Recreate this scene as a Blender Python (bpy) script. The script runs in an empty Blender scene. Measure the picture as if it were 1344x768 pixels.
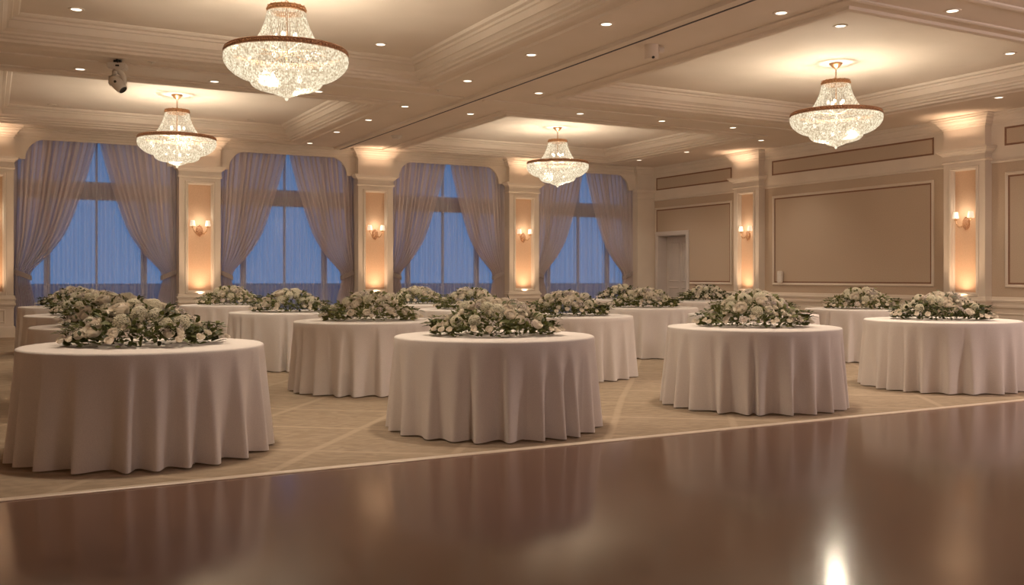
import bpy, bmesh, math, random
from math import pi, sin, cos, radians as R, sqrt, atan2, exp
from mathutils import Vector, Matrix
C = bpy.context.scene.collection
SC = bpy.context.scene

# ------------------------------------------------------------------ materials
def new_mat(name):
    m = bpy.data.materials.new(name); m.use_nodes = True
    nt = m.node_tree; nt.nodes.clear()
    out = nt.nodes.new('ShaderNodeOutputMaterial')
    return m, nt, out
def principled(nt, col, rough, metal=0.0, spec=0.5):
    b = nt.nodes.new('ShaderNodeBsdfPrincipled')
    b.inputs['Base Color'].default_value = (*col, 1)
    b.inputs['Roughness'].default_value = rough
    b.inputs['Metallic'].default_value = metal
    b.inputs['Specular IOR Level'].default_value = spec
    return b
def noise_mix(nt, c1, c2, scale, detail=3, coords='Object', lo=0.35, hi=0.65, dist=0.0, stretch=None):
    tc = nt.nodes.new('ShaderNodeTexCoord')
    n = nt.nodes.new('ShaderNodeTexNoise')
    n.inputs['Scale'].default_value = scale; n.inputs['Detail'].default_value = detail
    n.inputs['Distortion'].default_value = dist
    src = tc.outputs[coords]
    if stretch:
        mp = nt.nodes.new('ShaderNodeMapping'); mp.inputs['Scale'].default_value = stretch[:3]
        if len(stretch) > 3: mp.inputs['Rotation'].default_value = (0, 0, stretch[3])
        nt.links.new(src, mp.inputs[0]); src = mp.outputs[0]
    nt.links.new(src, n.inputs['Vector'])
    r = nt.nodes.new('ShaderNodeValToRGB')
    r.color_ramp.elements[0].position = lo; r.color_ramp.elements[0].color = (*c1, 1)
    r.color_ramp.elements[1].position = hi; r.color_ramp.elements[1].color = (*c2, 1)
    nt.links.new(n.outputs['Fac'], r.inputs[0])
    return r.outputs[0], n.outputs['Fac']
def simple(name, c1, c2=None, rough=0.6, metal=0.0, scale=8.0, bump=0.0, spec=0.4, stretch=None, coords='Object'):
    m, nt, out = new_mat(name)
    b = principled(nt, c1, rough, metal, spec)
    if c2 is not None:
        col, fac = noise_mix(nt, c1, c2, scale, stretch=stretch, coords=coords)
        nt.links.new(col, b.inputs['Base Color'])
        if bump:
            bp = nt.nodes.new('ShaderNodeBump'); bp.inputs['Strength'].default_value = bump; bp.inputs['Distance'].default_value = 0.01
            nt.links.new(fac, bp.inputs['Height']); nt.links.new(bp.outputs[0], b.inputs['Normal'])
    nt.links.new(b.outputs[0], out.inputs[0])
    return m
def emissive(name, col, strength, sample=True):
    m, nt, out = new_mat(name)
    b = principled(nt, col, 0.4)
    b.inputs['Emission Color'].default_value = (*col, 1); b.inputs['Emission Strength'].default_value = strength
    nt.links.new(b.outputs[0], out.inputs[0])
    if not sample: m.cycles.emission_sampling = 'NONE'
    return m

M = {}
M['cream'] = simple('cream_plaster', (.68, .585, .49), (.72, .62, .52), .65, scale=2.0)
M['ceil'] = simple('ceiling_paint', (.70, .595, .50), (.735, .625, .53), .8, scale=1.2, spec=.15)
M['wallpaper'] = simple('tan_wallpaper', (.475, .365, .275), (.525, .405, .305), .8, scale=60.0, bump=.1, spec=.2)
M['panel_border'] = simple('russet_border', (.20, .095, .055), (.23, .115, .065), .6, scale=20.0)
M['niche'] = simple('peach_fabric', (.66, .43, .28), (.72, .47, .31), .75, scale=50.0, bump=.08, spec=.2)
M['door'] = simple('door_paint', (.56, .50, .47), (.60, .535, .50), .5, scale=3.0)
M['brass'] = simple('brass', (.62, .36, .20), (.45, .24, .12), .32, metal=.85, scale=40.0, bump=.5)
M['gold_ring'] = simple('antique_gold', (.66, .36, .20), (.30, .14, .08), .4, metal=.35, scale=70.0, bump=.8)
M['white_plastic'] = simple('white_plastic', (.62, .55, .48), (.66, .585, .51), .45, scale=5.0)
M['black'] = simple('black_plastic', (.012, .011, .01), (.02, .018, .016), .35, scale=5.0)
M['strip'] = simple('floor_strip', (.58, .47, .37), (.64, .52, .41), .35, scale=12.0)
M['track'] = simple('track_slot', (.03, .02, .03), (.04, .03, .04), .5, scale=12.0)
M['frame'] = simple('window_frame_paint', (.55, .48, .47), (.60, .52, .51), .5, scale=5.0)
M['ground'] = simple('dusk_ground', (.02, .03, .075), (.03, .045, .10), .95, scale=.01)

# carpet with soft scrolling vines
def carpet():
    m, nt, out = new_mat('patterned_carpet')
    b = principled(nt, (.4, .3, .2), .95, spec=.1)
    col, fac = noise_mix(nt, (.29, .215, .15), (.35, .265, .19), 5.0, detail=5, dist=1.5, stretch=(1, 2.0, 1, .5))
    tc = nt.nodes.new('ShaderNodeTexCoord')
    fac_sum = None
    for ang, sc in ((R(38), .62), (R(-52), .62)):
        mp = nt.nodes.new('ShaderNodeMapping'); mp.inputs['Rotation'].default_value = (0, 0, ang)
        nt.links.new(tc.outputs['Object'], mp.inputs[0])
        wv = nt.nodes.new('ShaderNodeTexWave'); wv.wave_type = 'BANDS'; wv.bands_direction = 'X'
        wv.inputs['Scale'].default_value = sc * .5; wv.inputs['Distortion'].default_value = .35; wv.inputs['Detail'].default_value = 2
        wv.inputs['Detail Scale'].default_value = 1.2
        nt.links.new(mp.outputs[0], wv.inputs[0])
        rp = nt.nodes.new('ShaderNodeValToRGB')
        rp.color_ramp.elements[0].position = .986; rp.color_ramp.elements[0].color = (0, 0, 0, 1)
        rp.color_ramp.elements[1].position = .997; rp.color_ramp.elements[1].color = (1, 1, 1, 1)
        nt.links.new(wv.outputs['Fac'], rp.inputs[0])
        if fac_sum is None: fac_sum = rp.outputs[0]
        else:
            mx = nt.nodes.new('ShaderNodeMath'); mx.operation = 'MAXIMUM'
            nt.links.new(fac_sum, mx.inputs[0]); nt.links.new(rp.outputs[0], mx.inputs[1]); fac_sum = mx.outputs[0]
    wv = nt.nodes.new('ShaderNodeTexWave'); wv.wave_type = 'BANDS'; wv.bands_direction = 'DIAGONAL'
    wv.inputs['Scale'].default_value = 3.2; wv.inputs['Distortion'].default_value = 14; wv.inputs['Detail'].default_value = 3; wv.inputs['Detail Scale'].default_value = .7
    nt.links.new(tc.outputs['Object'], wv.inputs[0])
    mixw = nt.nodes.new('ShaderNodeMix'); mixw.data_type = 'RGBA'; mixw.blend_type = 'MULTIPLY'
    mixw.inputs['Factor'].default_value = .10
    nt.links.new(col, mixw.inputs['A']); nt.links.new(wv.outputs['Color'], mixw.inputs['B'])
    mm = nt.nodes.new('ShaderNodeMath'); mm.operation = 'MULTIPLY'; mm.inputs[1].default_value = .36
    nt.links.new(fac_sum, mm.inputs[0])
    mix = nt.nodes.new('ShaderNodeMix'); mix.data_type = 'RGBA'
    mix.inputs['B'].default_value = (.52, .40, .29, 1)
    nt.links.new(mm.outputs[0], mix.inputs['Factor']); nt.links.new(mixw.outputs['Result'], mix.inputs['A'])
    nt.links.new(mix.outputs['Result'], b.inputs['Base Color'])
    n2 = nt.nodes.new('ShaderNodeTexNoise'); n2.inputs['Scale'].default_value = 120
    nt.links.new(tc.outputs['Object'], n2.inputs[0])
    bp = nt.nodes.new('ShaderNodeBump'); bp.inputs['Strength'].default_value = .25; bp.inputs['Distance'].default_value = .01
    nt.links.new(n2.outputs['Fac'], bp.inputs['Height']); nt.links.new(bp.outputs[0], b.inputs['Normal'])
    nt.links.new(b.outputs[0], out.inputs[0])
    return m
M['carpet'] = carpet()

# polished parquet: square panels whose grain alternates
def parquet():
    m, nt, out = new_mat('polished_parquet')
    b = principled(nt, (.1, .06, .04), .22, spec=.4)
    tc = nt.nodes.new('ShaderNodeTexCoord')
    mp = nt.nodes.new('ShaderNodeMapping'); mp.inputs['Rotation'].default_value = (0, 0, R(0))
    nt.links.new(tc.outputs['Object'], mp.inputs[0])
    ck = nt.nodes.new('ShaderNodeTexChecker'); ck.inputs['Scale'].default_value = 1.05
    nt.links.new(mp.outputs[0], ck.inputs['Vector'])
    cols = []
    for st in ((1.2, 9, 1), (9, 1.2, 1)):
        c, f = noise_mix(nt, (.108, .056, .040), (.135, .072, .051), 1.2, detail=2, dist=.2, stretch=st)
        cols.append(c)
    mix = nt.nodes.new('ShaderNodeMix'); mix.data_type = 'RGBA'
    nt.links.new(ck.outputs['Fac'], mix.inputs['Factor']); nt.links.new(cols[0], mix.inputs['A']); nt.links.new(cols[1], mix.inputs['B'])
    big, bf = noise_mix(nt, (.85, .85, .85), (1.15, 1.15, 1.15), .5)
    mu = nt.nodes.new('ShaderNodeMix'); mu.data_type = 'RGBA'; mu.blend_type = 'MULTIPLY'; mu.inputs['Factor'].default_value = 1
    nt.links.new(mix.outputs['Result'], mu.inputs['A']); nt.links.new(big, mu.inputs['B'])
    nt.links.new(mu.outputs['Result'], b.inputs['Base Color'])
    n2 = nt.nodes.new('ShaderNodeTexNoise'); n2.inputs['Scale'].default_value = 5; n2.inputs['Detail'].default_value = 3
    nt.links.new(tc.outputs['Object'], n2.inputs[0])
    mr = nt.nodes.new('ShaderNodeMapRange'); mr.inputs['To Min'].default_value = .125; mr.inputs['To Max'].default_value = .145
    nt.links.new(n2.outputs['Fac'], mr.inputs['Value']); nt.links.new(mr.outputs[0], b.inputs['Roughness'])
    nt.links.new(b.outputs[0], out.inputs[0])
    return m
M['parquet'] = parquet()

def cloth_mat(name, col, trans=.15, transp=0.0, scale=200.0, tint=None):
    m, nt, out = new_mat(name)
    d = nt.nodes.new('ShaderNodeBsdfDiffuse'); d.inputs[0].default_value = (*col, 1)
    c, f = noise_mix(nt, tuple(x*.93 for x in col), tuple(min(1, x*1.05) for x in col), scale)
    nt.links.new(c, d.inputs[0])
    t = nt.nodes.new('ShaderNodeBsdfTranslucent'); t.inputs[0].default_value = (*(tint or col), 1)
    mx = nt.nodes.new('ShaderNodeMixShader'); mx.inputs[0].default_value = trans
    nt.links.new(d.outputs[0], mx.inputs[1]); nt.links.new(t.outputs[0], mx.inputs[2])
    last = mx
    if transp:
        tr = nt.nodes.new('ShaderNodeBsdfTransparent')
        m2 = nt.nodes.new('ShaderNodeMixShader'); m2.inputs[0].default_value = transp
        nt.links.new(mx.outputs[0], m2.inputs[1]); nt.links.new(tr.outputs[0], m2.inputs[2]); last = m2
    nt.links.new(last.outputs[0], out.inputs[0])
    return m
M['linen'] = cloth_mat('white_linen', (.77, .705, .67), .06)
M['drape'] = cloth_mat('mauve_drape', (.84, .74, .71), .38, .25)
M['sheer'] = cloth_mat('white_sheer', (.74, .70, .72), .5, .38)
M['shade'] = emissive('lamp_shade', (.9, .78, .58), .55)
def glow(name, col, st):
    m, nt, out = new_mat(name)
    em = nt.nodes.new('ShaderNodeEmission'); em.inputs[0].default_value = (*col, 1); em.inputs[1].default_value = st
    nt.links.new(em.outputs[0], out.inputs[0]); m.cycles.emission_sampling = 'NONE'; return m
M['bulb'] = glow('bulb', (1.0, .88, .62), 3.0)
M['led'] = emissive('downlight_lens', (1.0, .90, .72), 2.2)
M['led_dim'] = simple('unlit_lens', (.62, .52, .43), (.66, .56, .46), .4)

def crystal():
    m, nt, out = new_mat('self_lit_crystal')
    g = nt.nodes.new('ShaderNodeNewGeometry')
    r = nt.nodes.new('ShaderNodeValToRGB')
    e = r.color_ramp.elements
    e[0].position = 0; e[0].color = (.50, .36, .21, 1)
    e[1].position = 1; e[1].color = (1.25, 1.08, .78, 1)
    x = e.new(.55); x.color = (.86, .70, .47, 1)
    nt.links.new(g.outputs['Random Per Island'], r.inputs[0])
    em = nt.nodes.new('ShaderNodeEmission'); em.inputs[1].default_value = .80  # painted glow: beads emit, and the tone per bead gives the sparkle
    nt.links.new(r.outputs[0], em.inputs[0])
    gl = nt.nodes.new('ShaderNodeBsdfGlossy'); gl.inputs[0].default_value = (.10, .09, .075, 1); gl.inputs[1].default_value = .2
    ad = nt.nodes.new('ShaderNodeAddShader'); nt.links.new(em.outputs[0], ad.inputs[0]); nt.links.new(gl.outputs[0], ad.inputs[1])
    tr = nt.nodes.new('ShaderNodeBsdfTransparent')
    mx = nt.nodes.new('ShaderNodeMixShader'); mx.inputs[0].default_value = .22
    nt.links.new(ad.outputs[0], mx.inputs[1]); nt.links.new(tr.outputs[0], mx.inputs[2])
    nt.links.new(mx.outputs[0], out.inputs[0])
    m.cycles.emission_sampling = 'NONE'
    return m
M['crystal'] = crystal()

def island_mat(name, stops, rough=.7, trans=.2):
    m, nt, out = new_mat(name)
    g = nt.nodes.new('ShaderNodeNewGeometry'); oi = nt.nodes.new('ShaderNodeObjectInfo')
    ad = nt.nodes.new('ShaderNodeMath'); ad.operation = 'ADD'
    nt.links.new(g.outputs['Random Per Island'], ad.inputs[0]); nt.links.new(oi.outputs['Random'], ad.inputs[1])
    fr = nt.nodes.new('ShaderNodeMath'); fr.operation = 'MULTIPLY'; fr.inputs[1].default_value = .5
    nt.links.new(ad.outputs[0], fr.inputs[0])
    r = nt.nodes.new('ShaderNodeValToRGB'); e = r.color_ramp.elements
    e[0].position = stops[0][0]; e[0].color = (*stops[0][1], 1)
    e[1].position = stops[-1][0]; e[1].color = (*stops[-1][1], 1)
    for p, c in stops[1:-1]:
        q = e.new(p); q.color = (*c, 1)
    nt.links.new(fr.outputs[0], r.inputs[0])
    b = principled(nt, (1, 1, 1), rough, spec=.25)
    nt.links.new(r.outputs[0], b.inputs['Base Color'])
    t = nt.nodes.new('ShaderNodeBsdfTranslucent'); nt.links.new(r.outputs[0], t.inputs[0])
    mx = nt.nodes.new('ShaderNodeMixShader'); mx.inputs[0].default_value = trans
    nt.links.new(b.outputs[0], mx.inputs[1]); nt.links.new(t.outputs[0], mx.inputs[2])
    nt.links.new(mx.outputs[0], out.inputs[0])
    return m
M['rose'] = island_mat('rose_petals', [(.1, (.80, .71, .60)), (.5, (.88, .80, .68)), (.9, (.93, .86, .76))])
M['hydrangea'] = island_mat('hydrangea_petals', [(.1, (.72, .66, .52)), (.45, (.84, .79, .62)), (.9, (.90, .85, .72))])
M['blossom'] = island_mat('blossom_petals', [(.1, (.60, .50, .50)), (.9, (.80, .71, .64))])
M['leaf'] = island_mat('green_leaves', [(.1, (.030, .036, .010)), (.45, (.085, .095, .026)), (.9, (.21, .21, .07))], .5, .2)
M['stem'] = simple('green_stem', (.05, .07, .02), (.08, .10, .03), .6, scale=20)

# ------------------------------------------------------------------ mesh helpers
def obj(name, bm, m, parent=None, smooth=False, recalc=True):
    if recalc: bmesh.ops.recalc_face_normals(bm, faces=bm.faces)
    me = bpy.data.meshes.new(name)
    bm.to_mesh(me); bm.free()
    for x in (m if isinstance(m, (list, tuple)) else [m]): me.materials.append(M[x] if isinstance(x, str) else x)
    if smooth:
        for p in me.polygons: p.use_smooth = True
    o = bpy.data.objects.new(name, me); C.objects.link(o)
    if parent: o.parent = parent
    return o
def tag(o, label=None, cat=None, group=None, kind=None):
    if label: o['label'] = label
    if cat: o['category'] = cat
    if group: o['group'] = group
    if kind: o['kind'] = kind
    return o
def thing(name, label, cat, loc=(0, 0, 0), rz=0, group=None):
    o = bpy.data.objects.new(name, None); o.empty_display_size = .1
    C.objects.link(o); o.location = loc; o.rotation_euler = (0, 0, rz)
    return tag(o, label, cat, group)
def struct(name, bm, m, parent=None, label=None):
    o = obj(name, bm, m, parent)
    if parent is None: o['kind'] = 'structure'
    if label: o['label'] = label
    return o
def dup(root, loc, rz, label, group=None):
    r = root.copy(); C.objects.link(r); r.location = loc; r.rotation_euler = (0, 0, rz)
    r['label'] = label
    if group: r['group'] = group
    for ch in list(root.children):
        c = ch.copy(); C.objects.link(c); c.parent = r
        for g in ch.children:
            d = g.copy(); C.objects.link(d); d.parent = c
    return r
IDENT = lambda x, y, z: (x, y, z)
def box(bm, x0, x1, y0, y1, z0, z1, fn=IDENT, mi=0):
    v = [bm.verts.new(fn(x, y, z)) for z in (z0, z1) for y in (y0, y1) for x in (x0, x1)]
    for q in ((0, 2, 3, 1), (4, 5, 7, 6), (0, 1, 5, 4), (2, 6, 7, 3), (0, 4, 6, 2), (1, 3, 7, 5)):
        f = bm.faces.new([v[i] for i in q]); f.material_index = mi
def sweep(bm, path, prof, closed=False, fn=IDENT, mi=0, cap=True):
    """mouldings: profile (offset to the LEFT of the path, height) carried along a mitred 2D path"""
    n = len(path); rings = []
    for i in range(n):
        p = Vector(path[i])
        a = Vector(path[i-1]) if (closed or i > 0) else None
        b = Vector(path[(i+1) % n]) if (closed or i < n-1) else None
        ns = []
        if a is not None:
            d = (p-a).normalized(); ns.append(Vector((-d.y, d.x)))
        if b is not None:
            d = (b-p).normalized(); ns.append(Vector((-d.y, d.x)))
        m = ns[0] if len(ns) == 1 else (ns[0]+ns[1])/(1+ns[0].dot(ns[1]))
        rings.append([bm.verts.new(fn(p.x+m.x*o, p.y+m.y*o, h)) for o, h in prof])
    for i in range(n if closed else n-1):
        r0, r1 = rings[i], rings[(i+1) % n]
        for j in range(len(prof)-1):
            f = bm.faces.new((r0[j], r1[j], r1[j+1], r0[j+1])); f.material_index = mi
    if cap and not closed:
        for r in (rings[0], rings[-1]):
            if len(r) > 2:
                f = bm.faces.new(r); f.material_index = mi
def lathe(bm, prof, seg=32, fn=IDENT, mi=0, cx=0, cy=0, cap=False):
    rings = []
    for r, z in prof:
        rings.append([bm.verts.new(fn(cx+r*cos(2*pi*k/seg), cy+r*sin(2*pi*k/seg), z)) for k in range(seg)])
    for a, b in zip(rings, rings[1:]):
        for k in range(seg):
            f = bm.faces.new((a[k], a[(k+1) % seg], b[(k+1) % seg], b[k])); f.material_index = mi
    if cap:
        for r in (rings[0], rings[-1]):
            f = bm.faces.new(r); f.material_index = mi
def tube(bm, pts, rad, seg=8, mi=0, cap=True):
    pts = [Vector(p) for p in pts]; rings = []
    rads = rad if isinstance(rad, (list, tuple)) else [rad]*len(pts)
    for i, p in enumerate(pts):
        t = (pts[min(i+1, len(pts)-1)]-pts[max(i-1, 0)]).normalized()
        up = Vector((0, 0, 1)) if abs(t.z) < .9 else Vector((1, 0, 0))
        a = t.cross(up).normalized(); b = t.cross(a)
        rings.append([bm.verts.new(p+(a*cos(2*pi*k/seg)+b*sin(2*pi*k/seg))*rads[i]) for k in range(seg)])
    for a, b in zip(rings, rings[1:]):
        for k in range(seg):
            f = bm.faces.new((a[k], a[(k+1) % seg], b[(k+1) % seg], b[k])); f.material_index = mi
    if cap:
        bm.faces.new(rings[0]); bm.faces.new(rings[-1])
def ball(bm, c, r, sub=1, sz=1.0):
    bmesh.ops.create_icosphere(bm, subdivisions=sub, radius=r, matrix=Matrix.Translation(c) @ Matrix.Diagonal((1, 1, sz, 1)))

# ------------------------------------------------------------------ room layout (metres; X along window wall, Y along right wall)
YW = 22.5           # window wall plane
XR = 16.8           # right wall plane
XL = -1.8; YF = -4.0
ZS, ZT = 4.35, 4.65  # beam soffit, tray ceiling
PIL_X = [0.0, 4.16, 8.32, 12.48]        # pilasters between windows
PIL_Y = [6.12, 12.23, 18.34]            # pilasters on right wall
PW, PD = .45, .2                        # half width, projection
back = lambda a, d, z: (a, YW-d, z)     # wall-local (along, out of wall, up)
right = lambda a, d, z: (XR-d, a, z)

# floor, dance floor, strip
bm = bmesh.new(); box(bm, XL-.3, XR+.5, 6.12, 23.1, -.1, 0); struct('floor', bm, 'carpet', label='beige patterned ballroom carpet')
bm = bmesh.new(); box(bm, XL-.3, XR+.3, YF-.3, 6.05, -.1, 0); o = struct('floor_dance', bm, 'parquet', label='polished dark wood dance floor')
bm = bmesh.new(); sweep(bm, [(XL-.3, 6.05), (XR+.3, 6.05)], [(0, -.05), (0, .004), (.01, .009), (.06, .009), (.07, .004), (.07, -.05)])
struct('trim_1', bm, 'strip', label='pale strip edging the dance floor')

# ceiling: soffit grid with recessed trays
TRX = [(0.0, 6.1), (8.7, 14.75)]
TRY = [(-.1, 6.1), (7.9, 14.25), (16.2, 21.75)]
bm = bmesh.new()
xs = [XL-.3, TRX[0][0], TRX[0][1], TRX[1][0], TRX[1][1], XR+.5]
ys = [YF-.3, *[v for t in TRY for v in t], 23.1]
def quad(bm, pts, mi=0):
    f = bm.faces.new([bm.verts.new(p) for p in pts]); f.material_index = mi
for i in range(5):
    for j in range(len(ys)-1):
        if i % 2 == 1 and j % 2 == 1: continue
        box(bm, xs[i], xs[i+1], ys[j], ys[j+1], ZS, ZS+.06)
box(bm, XL-.3, XR+.5, YF-.3, 23.1, ZT, ZT+.1)
ceil = struct('ceiling', bm, 'ceil', label='cream coffered ballroom ceiling')
LIP = [(-.30, ZS+.01), (-.30, ZS-.02), (-.27, ZS-.03), (-.24, ZS-.006), (-.07, ZS-.006), (-.05, ZS-.036), (0, ZS-.04), (.045, ZS-.034), (.05, ZS), (.10, ZS+.012), (.105, ZS+.04), (.15, ZS+.055), (.155, ZS+.08), (.20, ZS+.11),
       (.225, ZS+.115), (.225, ZS+.215), (.26, ZS+.22), (.27, ZS+.25), (.33, ZS+.26), (.35, ZS+.285), (.35, ZT+.005)]
for (x0, x1) in TRX:
    for (y0, y1) in TRY:
        bm = bmesh.new()
        sweep(bm, [(x0, y0), (x1, y0), (x1, y1), (x0, y1)], LIP, closed=True)
        obj('tray_moulding', bm, 'ceil', ceil)
# partition track on the centre beam and joints of the cross beam
bm = bmesh.new()
sweep(bm, [(7.40, YF), (7.40, 22.3)], [(-.13, ZS+.01), (-.13, ZS-.02), (-.10, ZS-.05), (.035, ZS-.05), (.035, ZS+.01)])
box(bm, 7.26, 7.365, YF, 22.3, ZS-.052, ZS+.01)
obj('partition_track', bm, 'ceil', ceil)
bm = bmesh.new(); box(bm, 7.40, 7.43, YF, 22.3, ZS-.056, ZS-.012); obj('track_slot', bm, 'track', ceil)
bm = bmesh.new()
for yy in (15.05, 7.0):
    sweep(bm, [(XL, yy), (7.2, yy)], [(-.05, ZS+.01), (-.05, ZS-.02), (-.02, ZS-.03), (.02, ZS-.03), (.05, ZS-.02), (.05, ZS+.01)])
    sweep(bm, [(7.6, yy), (XR-.2, yy)], [(-.05, ZS+.01), (-.05, ZS-.02), (-.02, ZS-.03), (.02, ZS-.03), (.05, ZS-.02), (.05, ZS+.01)])
obj('beam_batten', bm, 'ceil', ceil)

# side and front walls that close the room
bm = bmesh.new(); box(bm, XL-.3, XL, YF-.3, 23.1, 0, ZT+.1); struct('wall_left', bm, 'wallpaper')
bm = bmesh.new(); box(bm, XL-.3, XR+.5, YF-.3, YF, 0, ZT+.1); struct('wall_front', bm, 'wallpaper')

# ------------------------------------------------------------------ window wall
BAYS = [(PIL_X[i]+PW, (PIL_X[i+1]-PW) if i < 3 else 16.20) for i in range(4)]
bm = bmesh.new()
piers = [(XL-.3, PW)] + [(x-PW, x+PW) for x in PIL_X[1:]] + [(16.20, XR+.5)]
for a0, a1 in piers: box(bm, a0, a1, -.5, 0, 0, ZT, back)
for a0, a1 in BAYS:  # header with shouldered arch corners
    pts = [(a0, 3.70), (a0+.22, 3.70)]
    pts += [(a0+.64-.42*cos(t*pi/2/8), 3.70+.44*sin(t*pi/2/8)) for t in range(9)][1:]
    pts += [(a1-.64+.42*cos(t*pi/2/8), 3.70+.44*sin(t*pi/2/8)) for t in range(8, -1, -1)]
    pts += [(a1, 3.70), (a1, ZT), (a0, ZT)]
    f0 = [bm.verts.new(back(a, 0.02, z)) for a, z in pts]; f1 = [bm.verts.new(back(a, -.05, z)) for a, z in pts]
    bm.faces.new(f0); bm.faces.new(f1[::-1])
    for k in range(len(pts)):
        bm.faces.new((f0[k], f0[(k+1) % len(pts)], f1[(k+1) % len(pts)], f1[k]))
    box(bm, a0, a1, -.5, -.44, 4.2, ZT, back)
wall_back = struct('wall_back', bm, 'cream', label='cream window wall with arched headers')

# windows: frames, transom, mullions, panes
def glass_mat():
    m, nt, out = new_mat('window_glass')
    tr = nt.nodes.new('ShaderNodeBsdfTransparent'); tr.inputs[0].default_value = (.93, .95, 1, 1)
    gl = nt.nodes.new('ShaderNodeBsdfGlossy'); gl.inputs[1].default_value = .02
    fr = nt.nodes.new('ShaderNodeFresnel'); fr.inputs[0].default_value = 1.12
    mx = nt.nodes.new('ShaderNodeMixShader')
    nt.links.new(fr.outputs[0], mx.inputs[0]); nt.links.new(tr.outputs[0], mx.inputs[1]); nt.links.new(gl.outputs[0], mx.inputs[2])
    nt.links.new(mx.outputs[0], out.inputs[0]); return m
M['glass'] = glass_mat()
for i, (a0, a1) in enumerate(BAYS):
    c = (a0+a1)/2
    bm = bmesh.new(); box(bm, a0, a1, -.47, -.455, 0.05, 4.2, back)
    win = struct('window_%d' % (i+1), bm, 'glass', label='tall dusk-lit ballroom window')
    bm = bmesh.new()
    for x in (a0, a1-.09): box(bm, x, x+.09, -.5, -.4, 0, 4.2, back)
    box(bm, a0, a1, -.5, -.4, 0, .12, back)
    for x, w in ((c-.98, .06), (c+.98, .06), (c, .02)): box(bm, x-w, x+w, -.5, -.41, 0.1, 4.2, back)
    obj('window_frame', bm, 'frame', win)
    bm = bmesh.new(); box(bm, a0, a1, -.5, -.40, 2.93, 3.32, back); obj('transom', bm, 'frame', win)

# ------------------------------------------------------------------ pilasters
def frame_ring(bm, a0, a1, z0, z1, prof, fn, base_d, mi=0):
    """picture-frame moulding: profile (inward offset, height off base_d)"""
    sweep(bm, [(a0, z0), (a1, z0), (a1, z1), (a0, z1)], prof, closed=True, fn=lambda x, y, h: fn(x, base_d+h, y), mi=mi)
CAP = [(0, 3.455), (.02, 3.46), (.032, 3.48), (.02, 3.50), (.012, 3.51), (.012, 3.605), (.03, 3.61), (.04, 3.635), (.085, 3.665), (.09, 3.69), (.115, 3.695), (.12, 3.735), (0, 3.745)]
RAIL = [(0, .60), (.015, .605), (.02, .64), (.045, .66), (.05, .70), (.028, .705), (.028, .76), (.05, .765), (.055, .80), (.03, .81), (.02, .86), (0, .865)]
BASE = [(0, .235), (.012, .23), (.03, .21), (.035, .19), (.035, 0)]
CROWN = [(0, 4.12), (.02, 4.125), (.03, 4.16), (.06, 4.175), (.07, 4.21), (.10, 4.235), (.115, 4.27), (.15, 4.285), (.155, 4.315), (.18, 4.325), (.18, ZS+.005)]
def pilaster(name, along, fn, flip):
    L = lambda x, d, z: fn(along+x, d, z)
    bm = bmesh.new()
    box(bm, -PW, -.265, 0, PD, 0, 3.5, L); box(bm, .265, PW, 0, PD, 0, 3.5, L)
    box(bm, -.265, .265, 0, PD, 0, .915, L); box(bm, -.265, .265, 0, PD, 3.335, 3.5, L)
    box(bm, -PW, PW, 0, PD, 3.5, ZS, L)
    col = struct(name, bm, 'cream')
    bm = bmesh.new(); box(bm, -.265, .265, .10, .125, .90, 3.35, L); obj('niche_panel', bm, 'niche', col)
    bm = bmesh.new()
    frame_ring(bm, -.325, .325, .865, 3.385, [(0, 0), (.004, .022), (.02, .03), (.035, .022), (.045, .03), (.058, .02), (.062, -.03), (.08, -.045), (.08, -.08)], L, PD)
    obj('niche_moulding', bm, 'cream', col)
    s = [(-PW, 0), (-PW, PD), (PW, PD), (PW, 0)]
    for nm, pr in (('capital', CAP), ('pedestal_rail', RAIL), ('plinth', BASE)):
        bm = bmesh.new()
        sweep(bm, s, pr, fn=L); obj(nm, bm, 'cream', col)
    bm = bmesh.new()
    frame_ring(bm, -.30, .30, .295, .575, [(0, 0), (.004, .014), (.02, .018), (.034, .006), (.04, 0)], L, PD)
    obj('pedestal_moulding', bm, 'cream', col)
    return col
for i, x in enumerate(PIL_X): pilaster('column', x, back, 1)
for y in PIL_Y: pilaster('column', y, right, -1)
bm = bmesh.new(); box(bm, 16.20, XR, 0, .14, 0, ZS, back); cc = struct('column_corner', bm, 'cream')
bm = bmesh.new(); sweep(bm, [(16.20, 0), (16.20, .14), (XR, .14)], [(o_*.6, z) for o_, z in CAP], fn=back); obj('capital', bm, 'cream', cc)

# crown moulding round window wall and right wall, breaking forward over the pilasters
path = [(XL, YW)]
for x in PIL_X: path += [(x-PW, YW), (x-PW, YW-PD), (x+PW, YW-PD), (x+PW, YW)]
path += [(16.20, YW), (16.20, YW-.14), (XR, YW-.14)]
for y in PIL_Y[::-1]: path += [(XR, y+PW), (XR-PD, y+PW), (XR-PD, y-PW), (XR, y-PW)]
path += [(XR, YF)]
bm = bmesh.new(); sweep(bm, path, [(-o_, z) for o_, z in CROWN]); struct('trim_2', bm, 'cream', label='cream crown moulding below the ceiling')

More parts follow.
